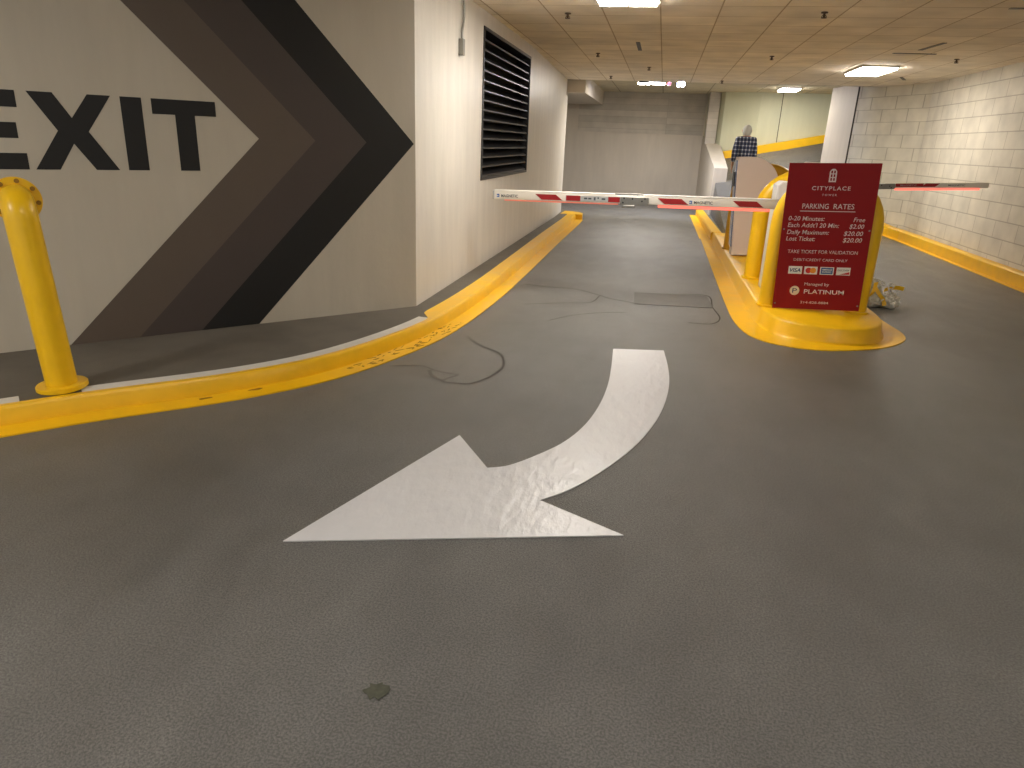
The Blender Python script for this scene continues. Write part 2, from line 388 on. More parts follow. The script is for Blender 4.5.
# right-hand curb along the block wall
rc = empty('curb', (4.8, 9, 0), label='straight yellow curb at the foot of the right block wall', cat='curb')
path = [(4.74, -4), (4.74, 15.0)]
ry = [Vector((4.71, y)) for y in (-4, 0, 4, 8, 10, 12, 14, 15.5)]+[Vector((4.62, 15.9)), Vector((4.2, 16.8)), Vector((3.78, 17.7)), Vector((3.62, 18.4))]
def rz(i): return 0
def swz(path, prof, name, m):
    b = MB(); rings = []
    for i, p in enumerate(path):
        t = (path[min(i+1, len(path)-1)]-path[max(i-1, 0)]).normalized(); n = Vector((t.y, -t.x))
        rings.append([b.bm.verts.new((p.x+n.x*o, p.y+n.y*o, z+ramp_z(p.x, p.y))) for o, z in prof])
    k = len(prof)
    for a, c in zip(rings, rings[1:]):
        for j in range(k): b.bm.faces.new([a[j], a[(j+1) % k], c[(j+1) % k], c[j]])
    b.bm.faces.new(rings[0]); b.bm.faces.new(rings[-1][::-1]); return b.build(name, m)
local(swz(ry, [(.07, -.05), (.07, .175), (.09, .195), (.2, .195), (.2, -.05)], 'curb_face', 'yellow'), rc)
local(swz(ry, [(0, -.02), (0, .008), (.075, .01), (.075, -.02)], 'gutter_stripe', 'yellow'), rc)
# curb climbing along the far ramp wall
fc = empty('curb', (2.8, 20.8, 1.3), label='yellow curb climbing to the right along the far ramp wall', cat='curb')
fp = [(1.56, 20.95), (1.9, 20.9), (2.4, 20.86), (3.0, 20.84), (3.6, 20.84), (4.2, 20.84), (5.2, 20.84), (6.5, 20.84)]
b = MB(); rings = []
for x, y in fp:
    zt = 1.5+.205*(x-1.56)+.02; zb = ramp_z(x, y)-.05
    rings.append([b.bm.verts.new(q) for q in ((x, y-.16, zb), (x, y-.16, zt), (x, y+.1, zt+.005), (x, y+.1, zb))])
for a, c in zip(rings, rings[1:]):
    for j in range(4): b.bm.faces.new([a[j], a[(j+1) % 4], c[(j+1) % 4], c[j]])
b.bm.faces.new(rings[0]); b.bm.faces.new(rings[-1][::-1]); local(b.build('curb_face', 'yellow'), fc)

# ================================================================ ISLAND
isl = empty('traffic_island', (1.6, 9, 0), label='yellow raised traffic island with rounded nose under the parking rates sign', cat='traffic island')
out = bezier([(.84, 13.6), (.83, 10), (.83, 7.78), (.86, 6.87), (.98, 6.4), (1.24, 6.2), (1.57, 6.19), (2.03, 6.42), (2.31, 6.74), (2.40, 7.05), (2.37, 7.5), (2.30, 8.4)], 6)
stripe_poly = [tuple(p) for p in out]+[(2.28, 13.6)]
local(MB().prism(stripe_poly, .008).build('painted_apron', 'yellow'), isl)
bd = bezier([(1.03, 13.5), (1.04, 10), (1.06, 7.4), (1.09, 6.95), (1.17, 6.66), (1.33, 6.5), (1.6, 6.43), (1.9, 6.5), (2.1, 6.72), (2.19, 7.05), (2.2, 7.4), (2.2, 8.2), (2.2, 9.8), (2.2, 13.5)], 6)
# concave-footed rounded curb: base, waist and lip rings
bm = bmesh.new(); c0 = Vector((1.62, 9.5)); rings = []
def inset(P, d):
    res = []
    for i, p in enumerate(P):
        t = (P[(i+1) % len(P)]-P[i-1]).normalized(); res.append(p+Vector((-t.y, t.x))*d)
    return res
bd = [Vector(p) for p in bd]
# left-of-travel is inward for this ring (travelling down the left side and round the nose)
for d, z in ((-.025, .006), (0, .03), (.012, .13), (.035, .15)):
    P = inset(bd, d); rings.append([bm.verts.new((p.x, p.y, z)) for p in P])
n = len(bd)
for a, c in zip(rings, rings[1:]):
    for k in range(n): bm.faces.new([a[k], a[(k+1) % n], c[(k+1) % n], c[k]])
bm.faces.new(rings[-1]); bmesh.ops.recalc_face_normals(bm, faces=bm.faces)
me = bpy.data.meshes.new('raised_body'); bm.to_mesh(me); bm.free()
me.polygons.foreach_set('use_smooth', [True]*len(me.polygons)); me.set_sharp_from_angle(angle=math.radians(50))
local(link('raised_body', me, 'yellow'), isl)
# the narrow curb continuing past the body
local(MB().prism([(.82, 13.6), (.80, 18.4), (.96, 18.4), (1.0, 13.6)], .008).build('painted_apron', 'yellow'), isl)
local(MB().prism([(1.0, 13.5), (.94, 18.4), (1.12, 18.4), (1.2, 13.5)], .15, bev=.015).build('curb_extension', 'yellow'), isl)

# ================================================================ ROAD MARKINGS AND CRACKS
side_r = bezier([(0.17, 5.71), (0.2, 5.3), (0.21, 4.9), (0.185, 4.5), (0.125, 4.1), (0.02, 3.7), (-.12, 3.35), (-0.27, 3.07), (-0.40, 2.91)], 5)
side_l = bezier([(-0.72, 3.175), (-0.62, 3.235), (-0.5, 3.40), (-0.38, 3.62), (-0.29, 3.92), (-0.235, 4.3), (-0.215, 4.7), (-0.22, 5.1), (-0.24, 5.62)], 5)
arr = [tuple(p) for p in side_r]+[(0.0, 2.7), (-1.37, 2.28), (-0.97, 3.54)]+[tuple(p) for p in side_l]
ar = MB(); ar.prism(arr, .005, lambda a, b, c: (a, b, .001+c))
arro = tag(ar.build('road_arrow', 'white'), 'thick white curved arrow painted on the asphalt, pointing left', 'road marking')
N_ = M['white'].node_tree
def ribbon(pts, wd, z=.003, jit=.25, seed=1, wdf=None):
    r = random.Random(seed); P = [Vector(p) for p in bezier(pts, 8)]; L, R = [], []
    for i, p in enumerate(P):
        t = (P[min(i+1, len(P)-1)]-P[max(i-1, 0)]).normalized(); n = Vector((-t.y, t.x)); ww = wd*r.uniform(1-jit, 1+jit)*.5
        L.append(p+n*ww); R.append(p-n*ww)
    b = MB(); vl = [b.bm.verts.new((p.x, p.y, z)) for p in L]; vr = [b.bm.verts.new((p.x, p.y, z)) for p in R]
    for i in range(len(P)-1): b.bm.faces.new([vl[i], vl[i+1], vr[i+1], vr[i]])
    return b
cr = empty('pavement_crack', (-1.3, 4.9, 0), label='hooked tar-dark crack in the asphalt beside the bend of the left curb', cat='crack')
def crk(pts, wd, seed, root=cr, m='tar'): return local(ribbon(pts, wd, seed=seed).build('crack_line', m), root)
crk([(-1.48, 5.6), (-1.3, 5.36), (-1.12, 5.22), (-1.06, 5.1), (-1.01, 4.85), (-1.05, 4.6), (-1.14, 4.42)], .022, 1)
crk([(-1.14, 4.42), (-1.24, 4.40), (-1.34, 4.42), (-1.27, 4.58)], .02, 2)
crk([(-1.27, 4.58), (-1.45, 4.62), (-1.6, 4.7), (-1.8, 4.62)], .018, 3)
crk([(-1.34, 4.42), (-1.44, 4.5), (-1.5, 4.62)], .03, 4)
c2 = empty('pavement_crack', (-.8, 7.9, 0), label='thin crack crossing the exit lane in front of the barrier arm', cat='crack')
crk([(-1.45, 8.05), (-1.1, 8.0), (-.84, 8.0), (-.6, 7.82), (-.4, 7.62), (-.14, 7.5)], .014, 5, c2, 'crack')
crk([(-1.25, 7.0), (-.9, 7.2), (-.6, 7.35), (-.53, 7.72)], .01, 6, c2, 'crack')
crk([(-.9, 6.4), (-.7, 6.7), (-.45, 6.9), (-.2, 7.0)], .01, 16, c2, 'crack')
tag(MB().prism(blob(-.69, 1.60, 0, .05, .045, 18, 5), .002, lambda a, b, c: (a, b, .001+c)).build('floor_stain', 'moss'), 'small dark green stain on the asphalt near the camera, below the arrow head', 'stain')
pt = empty('asphalt_patch', (.25, 7.6, 0), label='darker rectangular asphalt patch in the lane beside the island nose', cat='patch')
local(MB().prism([(-.16, 8.05), (.65, 8.2), (.69, 7.56), (-.14, 7.45)], .003).build('patch_surface', 'patch'), pt)
crk([(-.16, 8.06), (.2, 8.12), (.65, 8.21), (.68, 7.6), (.72, 7.1), (.62, 6.82), (.4, 6.79)], .016, 7, pt, 'crack')
crk([(-.15, 7.46), (.2, 7.48), (.68, 7.57)], .01, 8, pt, 'crack')

# ================================================================ EXIT MURAL
mur = empty('wall_mural', onwall(1.5, 0, .003), label='painted EXIT lettering with nested brown and black chevrons on the beige wall', cat='painted sign')
def wprism(pts, d=.002, m='black', name='letter', base=.0005):
    o = MB().prism(pts, 1, lambda a, b, c: onwall(a, b, base+d*c)).build(name, m, mur)
    o.matrix_parent_inverse = Matrix.Translation(-mur.location); return o
ZT = 1.535
def chev(s0, s1, m):  # tips at s0 (right) and s1 (left)
    zt = CZ-.002; zb = ZW+.001; a = 1.0
    pts = [(s0, ZT), (s0+(zt-ZT)*a, zt), (s1+(zt-ZT)*a, zt), (s1, ZT), (s1+(ZT-zb)*a, zb), (s0+(ZT-zb)*a, zb)]
    wprism(pts, m=m, name='chevron')
chev(.015, .455, 'black'); chev(.455, .89, 'brown2'); chev(.89, 1.33, 'brown1')
z0, z1 = 1.30, 1.775
def L(sr, pts): wprism([(sr-x, z) for x, z in pts])       # x measured to the right
L(3.21, [(0, z0), (.40, z0), (.40, z0+.10), (.13, z0+.10), (.13, z0+.19), (.37, z0+.19), (.37, z0+.285), (.13, z0+.285), (.13, z1-.10), (.39, z1-.10), (.39, z1), (0, z1)])
L(2.775, [(0, z0), (.135, z0), (.235, z0+.165), (.345, z0), (.485, z0), (.33, z0+.243), (.485, z1), (.35, z1), (.245, z1-.15), (.155, z1), (.015, z1), (.155, z0+.243)])
L(2.235, [(0, z0), (.13, z0), (.13, z1), (0, z1)])
L(2.045, [(.145, z0), (.275, z0), (.275, z1-.10), (.42, z1-.10), (.42, z1), (0, z1), (0, z1-.10), (.145, z1-.10)])

# ================================================================ LOUVER
lv = empty('wall_louver', (XL-.1, (LY0+LY1)/2, LZ0), label='large black horizontal-slat ventilation louver set in the left wall', cat='louver')
fr = MB(); x0, x1 = XL-.2, XL+.012; t = .035
fr.box(x0, x1, LY0, LY0+t, LZ0, LZ1).box(x0, x1, LY1-t, LY1, LZ0, LZ1).box(x0, x1, LY0+t, LY1-t, LZ1-t, LZ1).box(x0, x1, LY0+t, LY1-t, LZ0, LZ0+t)
local(fr.build('frame', 'louver'), lv)
sl = MB(); ns = 15; pit = (LZ1-LZ0-2*t)/ns
for k in range(ns):
    z = LZ0+t+pit*k
    sl.prism([(XL-.005, z+.004), (XL-.005, z+.02), (XL-.16, z+pit*.98), (XL-.175, z+pit*.98), (XL-.175, z+pit*.88)], LY1-LY0-2*t-.004, lambda a, b, c: (a, LY0+t+.002+c, b))
local(sl.build('slats', 'louver'), lv)
local(MB().box(XL-.25, XL-.2, LY0, LY1, LZ0, LZ1).build('backing', 'dark'), lv)

# conduit with junction box
cj = empty('electrical_conduit', (XL+.03, 7.43, 2.38), label='grey bent conduit dropping from the ceiling to a small wall box', cat='conduit')
local(MB().box(XL, XL+.05, 7.40, 7.47, 2.38, 2.53, .006).build('junction_box', 'galv'), cj)
local(MB().tube(bezier([(XL+.025, 7.435, 2.53), (XL+.025, 7.44, 2.6), (XL+.025, 7.49, 2.7), (XL+.025, 7.50, 2.8), (XL+.025, 7.47, CZ)], 6), .012, 10).build('pipe', 'galv', smooth=True), cj)

# ================================================================ BOLLARD POST WITH FLANGE
bo = empty('guard_post', (-3.335, 3.30, ZW+.0065), math.radians(47.5), label='yellow steel post with bolted round flange at its top, on the left sidewalk', cat='bollard')
R = .082; pth = [(0, 0, .03), (0, 0, .5), (0, 0, .98)]
for k in range(1, 11):
    a = k/10*math.pi/2; pth.append((0, .09*(1-math.cos(a)), .98+.09*math.sin(a)))
pth += [(0, .105, 1.07)]
bo.rotation_euler = (0, math.radians(-2.8), math.radians(47.5))
MB().tube(pth, R, 28).build('pipe', 'yellow2', bo, smooth=True)
def disc(name, r, h, m, parent, loc, axis='z', seg=36, bev=.004):
    b = MB(); bmesh.ops.create_cone(b.bm, cap_ends=True, segments=seg, radius1=r, radius2=r, depth=h)
    if bev: bmesh.ops.bevel(b.bm, geom=[e for e in b.bm.edges if len(e.link_faces) == 2 and e.calc_face_angle() > 1], offset=bev, segments=2, affect='EDGES')
    if axis == 'y': bmesh.ops.rotate(b.bm, verts=b.bm.verts, matrix=Matrix.Rotation(math.pi/2, 3, 'X'))
    if axis == 'x': bmesh.ops.rotate(b.bm, verts=b.bm.verts, matrix=Matrix.Rotation(math.pi/2, 3, 'Y'))
    return b.build(name, m, parent, smooth=True, loc=loc)
disc('base_flange', .135, .028, 'yellow2', bo, (0, 0, .0145))
fl = disc('elbow_flange', .122, .022, 'yellow2', bo, (0, .115, 1.07), 'y')
for k in range(8):
    a = math.radians(k*45+12)
    bl = disc('bolt', .0125, .012, 'worn', fl, (.102*math.sin(a), -.0165, .102*math.cos(a)), 'y', 10, .002)
    bl['label'] = 'rusty dark bolt'

# ================================================================ HOOPS, CABINETS, KIOSK
def hoop(x0, x1, y, top, r, label, m='yellow2', base=.0):
    root = empty('guard_hoop', ((x0+x1)/2, y, .15), label=label, cat='guard rail')
    h = (x1-x0)/2; q = min(h, .38); z = top-.15-r
    p = [(-h, 0, .01), (-h, 0, .3), (-h, 0, z-q)]
    p += [(-h+q*(1-math.cos(a)), 0, z-q+q*math.sin(a)) for a in [k*math.pi/16 for k in range(1, 9)]]
    p += [(h-q+q*math.sin(a), 0, z-q+q*math.cos(a)) for a in [k*math.pi/16 for k in range(0, 9)]]
    p += [(h, 0, .3), (h, 0, .01)]
    MB().tube(p, r, 24).build('hoop_pipe', m, root, smooth=True)
    for s in (-h, h): disc('base_flange', r*1.28, .02, m, root, (s, 0, .0105))
    return root
hoop(1.165, 1.985, 7.2, 1.43, .09, 'tall yellow pipe hoop behind the red rates sign on the island nose')
hoop(1.205, 2.03, 8.78, 1.41, .108, 'middle yellow pipe hoop, second back from the red sign')
hoop(1.13, 1.95, 11.3, 1.42, .08, 'dull ochre pipe hoop behind the beige kiosk', 'ochre')
ki = empty('ticket_kiosk', (1.2, 10.7, .15), label='tall beige kiosk with a rounded upper corner on the island', cat='kiosk')
rad = .38; Wk = .56; Hk = 1.34
pr = [(0, 0), (Wk, 0), (Wk, Hk-rad)]+[(Wk-rad+rad*math.cos(a), Hk-rad+rad*math.sin(a)) for a in [k*math.pi/20 for k in range(1, 11)]]+[(0, Hk)]
MB().prism(pr, .34, lambda a, b, c: (a-.1, c-.17, b), bev=.012).build('housing', 'kiosk', ki, smooth=True)
MB().box(-.118, -.1005, -.14, .14, .12, Hk-.04, .004).build('front_panel', 'kioskside', ki)
MB().box(-.13, -.1185, -.09, .09, .95, 1.15, .003).build('screen', 'darkbits', ki)
ki.rotation_euler = (0, -math.radians(3.5), 0); ki.location.z = .165
cb = empty('barrier_cabinet', (1.405, 8.12, .15), label='white barrier machine between the two nearest yellow hoops, carrying the long arm', cat='barrier machine')
MB().box(-.2, .2, -.15, .17, 0, .95, .012).build('housing', 'cabinet', cb, smooth=True)
MB().prism([(-.2, .96), (.2, .96), (.2, 1.06), (.14, 1.14), (-.15, 1.15), (-.2, 1.11)], .34, lambda a, b, c: (a, c-.16, b), bev=.01).build('hood', 'cabinet', cb, smooth=True)
MB().box(-.202, .202, -.162, .182, .95, .9595).build('seam_band', 'red', cb)
MB().box(-.13, .13, -.156, -.15, .2, .8, .004).build('door', 'cabinet', cb)
disc('lock', .012, .01, 'darkbits', cb, (-.1, -.16, .55), 'y', 12, .001)
c3 = empty('barrier_cabinet', (2.0, 10.0, .15), label='pale barrier machine for the right lane, mostly hidden behind the red sign', cat='barrier machine')
c3.location = (2.0, 9.9, .15)
MB().box(-.2, .2, -.18, .18, 0, 1.18, .012).build('housing', 'cabinet', c3, smooth=True)
MB().box(-.21, .21, -.19, .19, 1.181, 1.33, .03).build('hood', 'cabinet', c3, smooth=True)

# ---- barrier arms.  local x along the arm, -y the face, z up
def para(x0, x1, z0, z1, sl, y, d=.001): return MB().prism([(x0+sl, z0), (x1+sl, z0), (x1, z1), (x0, z1)], d, lambda a, b, c: (a, y-c, b))
ba = empty('barrier_arm', (1.34, 7.86, .15+.86), label='long white and red barrier arm closed across the exit lane', cat='barrier arm')
ba.rotation_euler = (0, math.radians(-1.05), 0); ba.location = (1.34, 7.86, 1.075)
X = lambda v: v-1.34
def beam(name, xa, xb, m, root, h=.09, d=.035, z=-.045):
    return MB().box(xa, xb, -d, d, z, z+h, .008).build(name, m, root, smooth=True)
beam('inner_beam', X(-.22), X(1.30), 'armwhite', ba); beam('outer_beam', X(-1.79), X(-.2205), 'armwhite', ba)
yf = -.0352
for xa, xb in ((-1.33, -1.10), (-.01, .24), (.76, 1.0)): para(X(xa), X(xb), -.032, .026, .075, yf).build('red_stripe', 'red', ba)
sk = MB().box(X(-.99), X(-.40), yf-.001, yf, -.034, .024).build('centre_sticker', 'label', ba)
for xa, xb in ((-.985, -.83), (-.53, -.405)): MB().box(X(xa), X(xb), yf-.0022, yf-.001, -.032, .022).build('red_end', 'red', sk)
for xa, xb, za, zb in ((-.79, -.755, -.012, .006), (-.745, -.71, -.012, .006), (-.685, -.665, -.02, .012), (-.645, -.63, -.004, .014), (-.60, -.56, -.012, .006)): MB().box(X(xa), X(xb), yf-.0018, yf-.001, za, zb).build('printed_mark', 'darkink', sk)
for xa in (-1.76, .32):
    tx = text('MAGNETIC', 'brand_text', 'darkink', ba, X(xa+.05), -.02, .19, .03, yf, bold=.02)
    MB().prism([(0, 0), (.03, 0), (.03, .03), (.015, .034), (0, .03), (0, .02), (.02, .02), (.02, .01), (0, .01)], .001, lambda a, b, c: (X(xa)+a, yf-c, -.02+b)).build('logo_mark', 'blueink', ba)
beam('top_rail', X(-1.79), X(-.46), 'cardwhite', ba, .012, .037, .0455); beam('top_rail', X(-.16), X(1.3), 'cardwhite', ba, .012, .037, .0455)
beam('led_strip', X(.0), X(1.14), 'redled', ba, .028, .012, -.0745)
o = beam('led_strip', X(-1.68), X(-.42), 'redledlow', ba, .014, .012, -.0605); o['label'] = 'faint pink light strip'
hj = MB().box(X(-.40), X(-.10), -.055, -.0355, -.055, .03, .006).build('hinge_bracket', 'galv', ba)
MB().box(X(-.46), X(-.16), -.03, .03, .0455, .062, .004).build('hinge_cap', 'galv', ba)
MB().box(X(-.38), X(-.24), -.06, -.02, -.085, -.0555, .006).build('hinge_latch', 'galv', ba)
for dx, dz in ((-.37, -.03), (-.27, .012), (-.17, -.01), (-.14, .015), (-.36, .015)): disc('hinge_bolt', .009, .012, 'darkbits', hj, (X(dx), -.058, dz), 'y', 10, .001)
beam('end_cap', X(-1.81), X(-1.7905), 'label', ba)
MB().box(X(1.24), X(1.3), -.06, .03, -.09, -.046, .004).build('mount_bracket', 'darkbits', ba)
MB().tube([(X(1.27), -.045, -.09), (X(1.27), -.045, -.6)], .007, 8).build('cable', 'cardwhite', ba)

bb = empty('barrier_arm', (2.9, 10.55, 1.17), label='short white and red barrier arm reaching toward the right block wall', cat='barrier arm')
bb.location = (2.15, 10.55, 1.17); bb.rotation_euler = (0, math.radians(-3.0), 0)
Y = lambda v: v-2.15
MB().box(0, Y(2.94), -.02, .02, -.03, .03, .006).build('inner_beam', 'armwhite', bb)
hb = MB().box(Y(2.86), Y(3.07), -.05, -.0205, -.04, .03, .006).build('hinge_bracket', 'galv', bb)
for dx, dz in ((2.9, .01), (3.0, .0), (3.02, -.02)): disc('hinge_bolt', .008, .01, 'darkbits', hb, (Y(dx), -.053, dz), 'y', 8, .001)
MB().box(Y(2.9405), Y(4.20), -.02, .02, -.03, .035, .006).build('outer_beam', 'armwhite', bb)
MB().box(Y(3.08), Y(3.42), -.0212, -.0202, -.014, .03).build('red_stripe', 'red', bb)
text('MAGNETIC', 'brand_text', 'label', bb, Y(3.14), -.001, .2, .018, -.0213, bold=.01)
para(Y(3.45), Y(3.62), -.014, .03, -.06, -.0202).build('red_stripe', 'red', bb)
text('MAGNETIC', 'brand_text', 'darkink', bb, Y(3.72), -.004, .2, .02, -.0202, bold=.01)
MB().box(Y(3.08), Y(4.1), -.022, .012, -.056, -.0305, .004).build('led_strip', 'redled', bb)

# each arm is bolted to its machine: its pieces become parts of that machine
def join_arm(arm, machine):
    M1 = Matrix.LocRotScale(arm.location, arm.rotation_euler, None); M0 = Matrix.Translation(machine.location)
    for ch in [q for q in bpy.data.objects if q.parent == arm]:
        ch.parent = machine; ch.matrix_basis = M0.inverted() @ M1 @ Matrix.LocRotScale(ch.location, ch.rotation_euler, None)
    bpy.data.objects.remove(arm)
join_arm(ba, cb); join_arm(bb, c3)
cb.name = 'barrier_gate'; c3.name = 'barrier_gate'
for o, lb in ((cb, 'white barrier gate whose long red-striped arm is closed across the exit lane'), (c3, 'pale barrier gate behind the red sign, its short arm reaching the right block wall')):
    o['label'] = lb; o['category'] = 'barrier gate'

# ================================================================ RATES SIGN
sg = empty('rates_sign', (1.582, 7.075, .172), label='red parking rates board with white lettering mounted on the front yellow hoop', cat='sign')
sg.rotation_euler = (0, -math.radians(2.2), 0)
SW, SH = .785, 1.345
MB().box(-SW/2, SW/2, -.012, 0, 0, SH, .003).build('panel', 'signred', sg)
def u(v): return -SW/2+v*SW
def zz(v): return SH*(1-v)
yf = -.0122
def T(s, u0, u1, v, h, nm='rate_text', **k): return text(s, nm, k.pop('m', 'ink'), sg, u(u0), zz(v)-h/2, (u1-u0)*SW, h, yf, **k)
# tower emblem: arched slab with window slots
wq, hq = .062, .115
ap = [(-wq/2, 0), (wq/2, 0), (wq/2, hq*.78), (wq*.36, hq*.92), (wq*.18, hq), (-wq*.18, hq), (-wq*.36, hq*.92), (-wq/2, hq*.78)]
em = MB().prism(ap, .001, lambda a, b, c: (u(.49)+a, yf-c, zz(.08)-hq/2+b)).build('emblem', 'ink', sg)
for dx in (-.012, .012):
    for k in range(3): MB().box(u(.49)+dx-.007, u(.49)+dx+.007, yf-.0018, yf-.001, zz(.08)-hq/2+.012+k*.032, zz(.08)-hq/2+.036+k*.032).build('emblem_window', 'signred', em)
T('CITYPLACE', .28, .70, .163, .034, 'title_text', bold=.01, space=1.25); T('TOWER', .40, .56, .207, .018, 'title_text', space=1.6)
T('PARKING', .20, .49, .282, .046, 'heading_text', bold=.0); T('RATES', .545, .77, .282, .046, 'heading_text', bold=.0)
MB().box(u(.18), u(.79), yf-.001, yf, zz(.318), zz(.318)+.006).build('underline', 'ink', sg)
for s, u1, pcs, p0, v in (('0-20 Minutes:', .465, 'Free', .785, .365), ("Each Addt'l 20 Min:", .635, '$2.00', .75, .41), ('Daily Maximum:', .535, '$20.00', .70, .458), ('Lost Ticket:', .39, '$20.00', .70, .503)):
    T(s, .065, u1, v, .040, shear=.12, bold=.002); T(pcs, p0, .91, v+.003, .040, 'price_text', shear=.2, bold=.002)
T('TAKE TICKET FOR VALIDATION', .10, .885, .592, .032, 'notice_text', bold=-.004); T('DEBIT/CREDIT CARD ONLY', .18, .785, .648, .025, 'notice_text', bold=-.004)
for k, (a, b_) in enumerate(((.135, .29), (.315, .465), (.495, .65), (.68, .835))):
    cdp = MB().box(u(a), u(b_), yf-.001, yf, zz(.722)-.036, zz(.722)+.036, .0004).build('card_logo', 'cardwhite', sg)
    ca = u((a+b_)/2); y2 = yf-.001
    if k == 0: text('VISA', 'logo_text', 'navy', cdp, u(a)+.012, zz(.722)-.017, (b_-a)*SW-.024, .034, y2, shear=.2, bold=.02)
    if k == 1:
        for dx, mm in ((-.02, 'cardred'), (.02, 'cardora')): disc('logo_disc', .027, .001, mm, cdp, (ca+dx, y2-.0005-(.0008 if dx > 0 else 0), zz(.722)), 'y', 24, 0)
    if k == 2:
        MB().box(u(a)+.008, u(b_)-.008, y2-.0008, y2, zz(.722)-.029, zz(.722)+.029).build('logo_field', 'cardblue', cdp)
        text('AMERICAN', 'logo_text', 'cardwhite', cdp, u(a)+.016, zz(.722)+.004, (b_-a)*SW-.032, .014, y2-.0009, bold=.02); text('EXPRESS', 'logo_text', 'cardwhite', cdp, u(a)+.02, zz(.722)-.018, (b_-a)*SW-.04, .014, y2-.0009, bold=.02)
    if k == 3:
        text('DISCOVER', 'logo_text', 'darkink', cdp, u(a)+.01, zz(.722)+.002, (b_-a)*SW-.02, .016, y2, bold=.01)
        MB().prism([(u(a)+.03, zz(.722)-.03), (u(b_)-.006, zz(.722)-.03), (u(b_)-.006, zz(.722)-.004)], .0008, lambda p, q, c: (p, y2-c, q)).build('logo_field', 'cardred', cdp)
T('Managed by', .34, .62, .818, .028, 'small_text')
disc('emblem_disc', .044, .001, 'cream', sg, (u(.235), yf-.0005, zz(.868)), 'y', 32, 0)
T('P', .21, .262, .868, .045, 'emblem_letter', m='navy', bold=.0, ext=.0016)
T('PLATINUM', .345, .80, .872, .040, 'company_text', bold=.012)
T('214-828-8884', .32, .64, .95, .022, 'phone_text')
for sx in (-SW/2+.02, SW/2-.02):
    for vz in (.05, SH*.56): disc('screw', .008, .006, 'galv', sg, (sx, -.015, vz), 'y', 10, .001)
for vz in (.35, 1.0):
    MB().box(-SW/2+.0, SW/2-.0, .0005, .012, vz, vz+.03).build('mount_strap', 'galv', sg)

# ================================================================ RUBBISH BUNDLE
rb = empty('rubbish_bundle', (2.53, 8.38, 0), label='crumpled bundle of pale plastic and yellow tape on the asphalt behind the sign', cat='rubbish')
def crumple(name, loc, r, sz, m, seed):
    b = MB(); bmesh.ops.create_icosphere(b.bm, subdivisions=4, radius=1)
    for v in b.bm.verts:
        k = 1+.28*noise.noise(v.co*2.1+Vector((seed, 0, 0)))+.16*noise.noise(v.co*5.3+Vector((0, seed, 0)))+.1*abs(noise.noise(v.co*11))
        v.co = Vector((v.co.x*r*k, v.co.y*r*k, (v.co.z*r*sz)*k)); v.co.z = max(v.co.z, -r*sz*.75)
    mn = min(v.co.z for v in b.bm.verts)
    for v in b.bm.verts: v.co.z -= mn
    return b.build(name, m, rb, loc=loc)
crumple('plastic_bag', (-.06, 0, .002), .135, .75, 'bag', 1); crumple('plastic_bag', (.10, -.06, .002), .095, 1.0, 'bag', 5); crumple('plastic_bag', (-.09, .03, .13), .09, 1.1, 'bag', 9)
rr = random.Random(4)
for k, (p0, p1, p2, p3) in enumerate((((-.12, -.14, .24), (-.06, -.16, .16), (0, -.15, .1), (.02, -.16, .04)), ((0, -.1, .2), (.06, -.12, .23), (.13, -.12, .24), (.2, -.12, .23)), ((-.18, -.12, .1), (-.14, -.16, .16), (-.12, -.15, .22), (-.1, -.1, .28)))):
    P = bezier([p0, p1, p2, p3], 5); b = MB(); v = []
    for i, p in enumerate(P): n = Vector((.2, -.1, 1)).normalized() if k == 1 else Vector((1, 0, .3)).normalized(); wv = .022; v.append([b.bm.verts.new(p+n*wv), b.bm.verts.new(p-n*wv), b.bm.verts.new(p-n*wv+Vector((0, .004, 0))), b.bm.verts.new(p+n*wv+Vector((0, .004, 0)))])
    for a, c in zip(v, v[1:]):
        for j in range(4): b.bm.faces.new([a[j], a[(j+1) % 4], c[(j+1) % 4], c[j]])
    b.bm.faces.new(v[0]); b.bm.faces.new(v[-1][::-1]); b.build('yellow_tape', 'yellow2', rb)
for k in range(9):
    c = Vector((rr.uniform(-.16, .08), rr.uniform(-.16, -.12), rr.uniform(.04, .3))); e1 = Vector((rr.uniform(-1, 1), rr.uniform(-1, 1), rr.uniform(-1, 1))).normalized(); e2 = e1.orthogonal().normalized()
    MB().tube([c+e1*.034*math.cos(a)+e2*.02*math.sin(a) for a in [q*math.pi/5 for q in range(11)]], .006, 6).build('chain_link', 'bag', rb, smooth=True)

rb.scale = (.95, .95, 1.0)
# ================================================================ CEILING FIXTURES
def troffer(x, y, sx, sy, z, label, dm='diff'):
    r = empty('ceiling_light', (x, y, z), label=label, cat='ceiling light')
    t = .025; h = .03
    f = MB(); f.box(-sx/2, sx/2, -sy/2, -sy/2+t, -h, -.0005).box(-sx/2, sx/2, sy/2-t, sy/2, -h, -.0005).box(-sx/2, -sx/2+t, -sy/2+t, sy/2-t, -h, -.0005).box(sx/2-t, sx/2, -sy/2+t, sy/2-t, -h, -.0005)
    f.box(-.012, .012, -sy/2+t, sy/2-t, -h, -.0005)
    f.build('frame', 'frame', r)
    for s in (-1, 1):
        xa, xb = (-sx/2+t+.001, -.013) if s < 0 else (.013, sx/2-t-.001)
        MB().box(xa, xb, -sy/2+t+.001, sy/2-t-.001, -.055, -.002).build('diffuser', dm, r)
    return r
troffer(-.485, 7.28, .61, 1.2, CZ, 'nearest square lit ceiling panel, at the top edge above the exit lane')
troffer(3.26, 13.75, .56, 1.25, CZ, 'lit ceiling panel near the right block wall, second from the camera')
troffer(2.85, 19.5, .46, .8, CZF, 'small distant lit ceiling panel in front of the far ramp wall', 'diffmid')
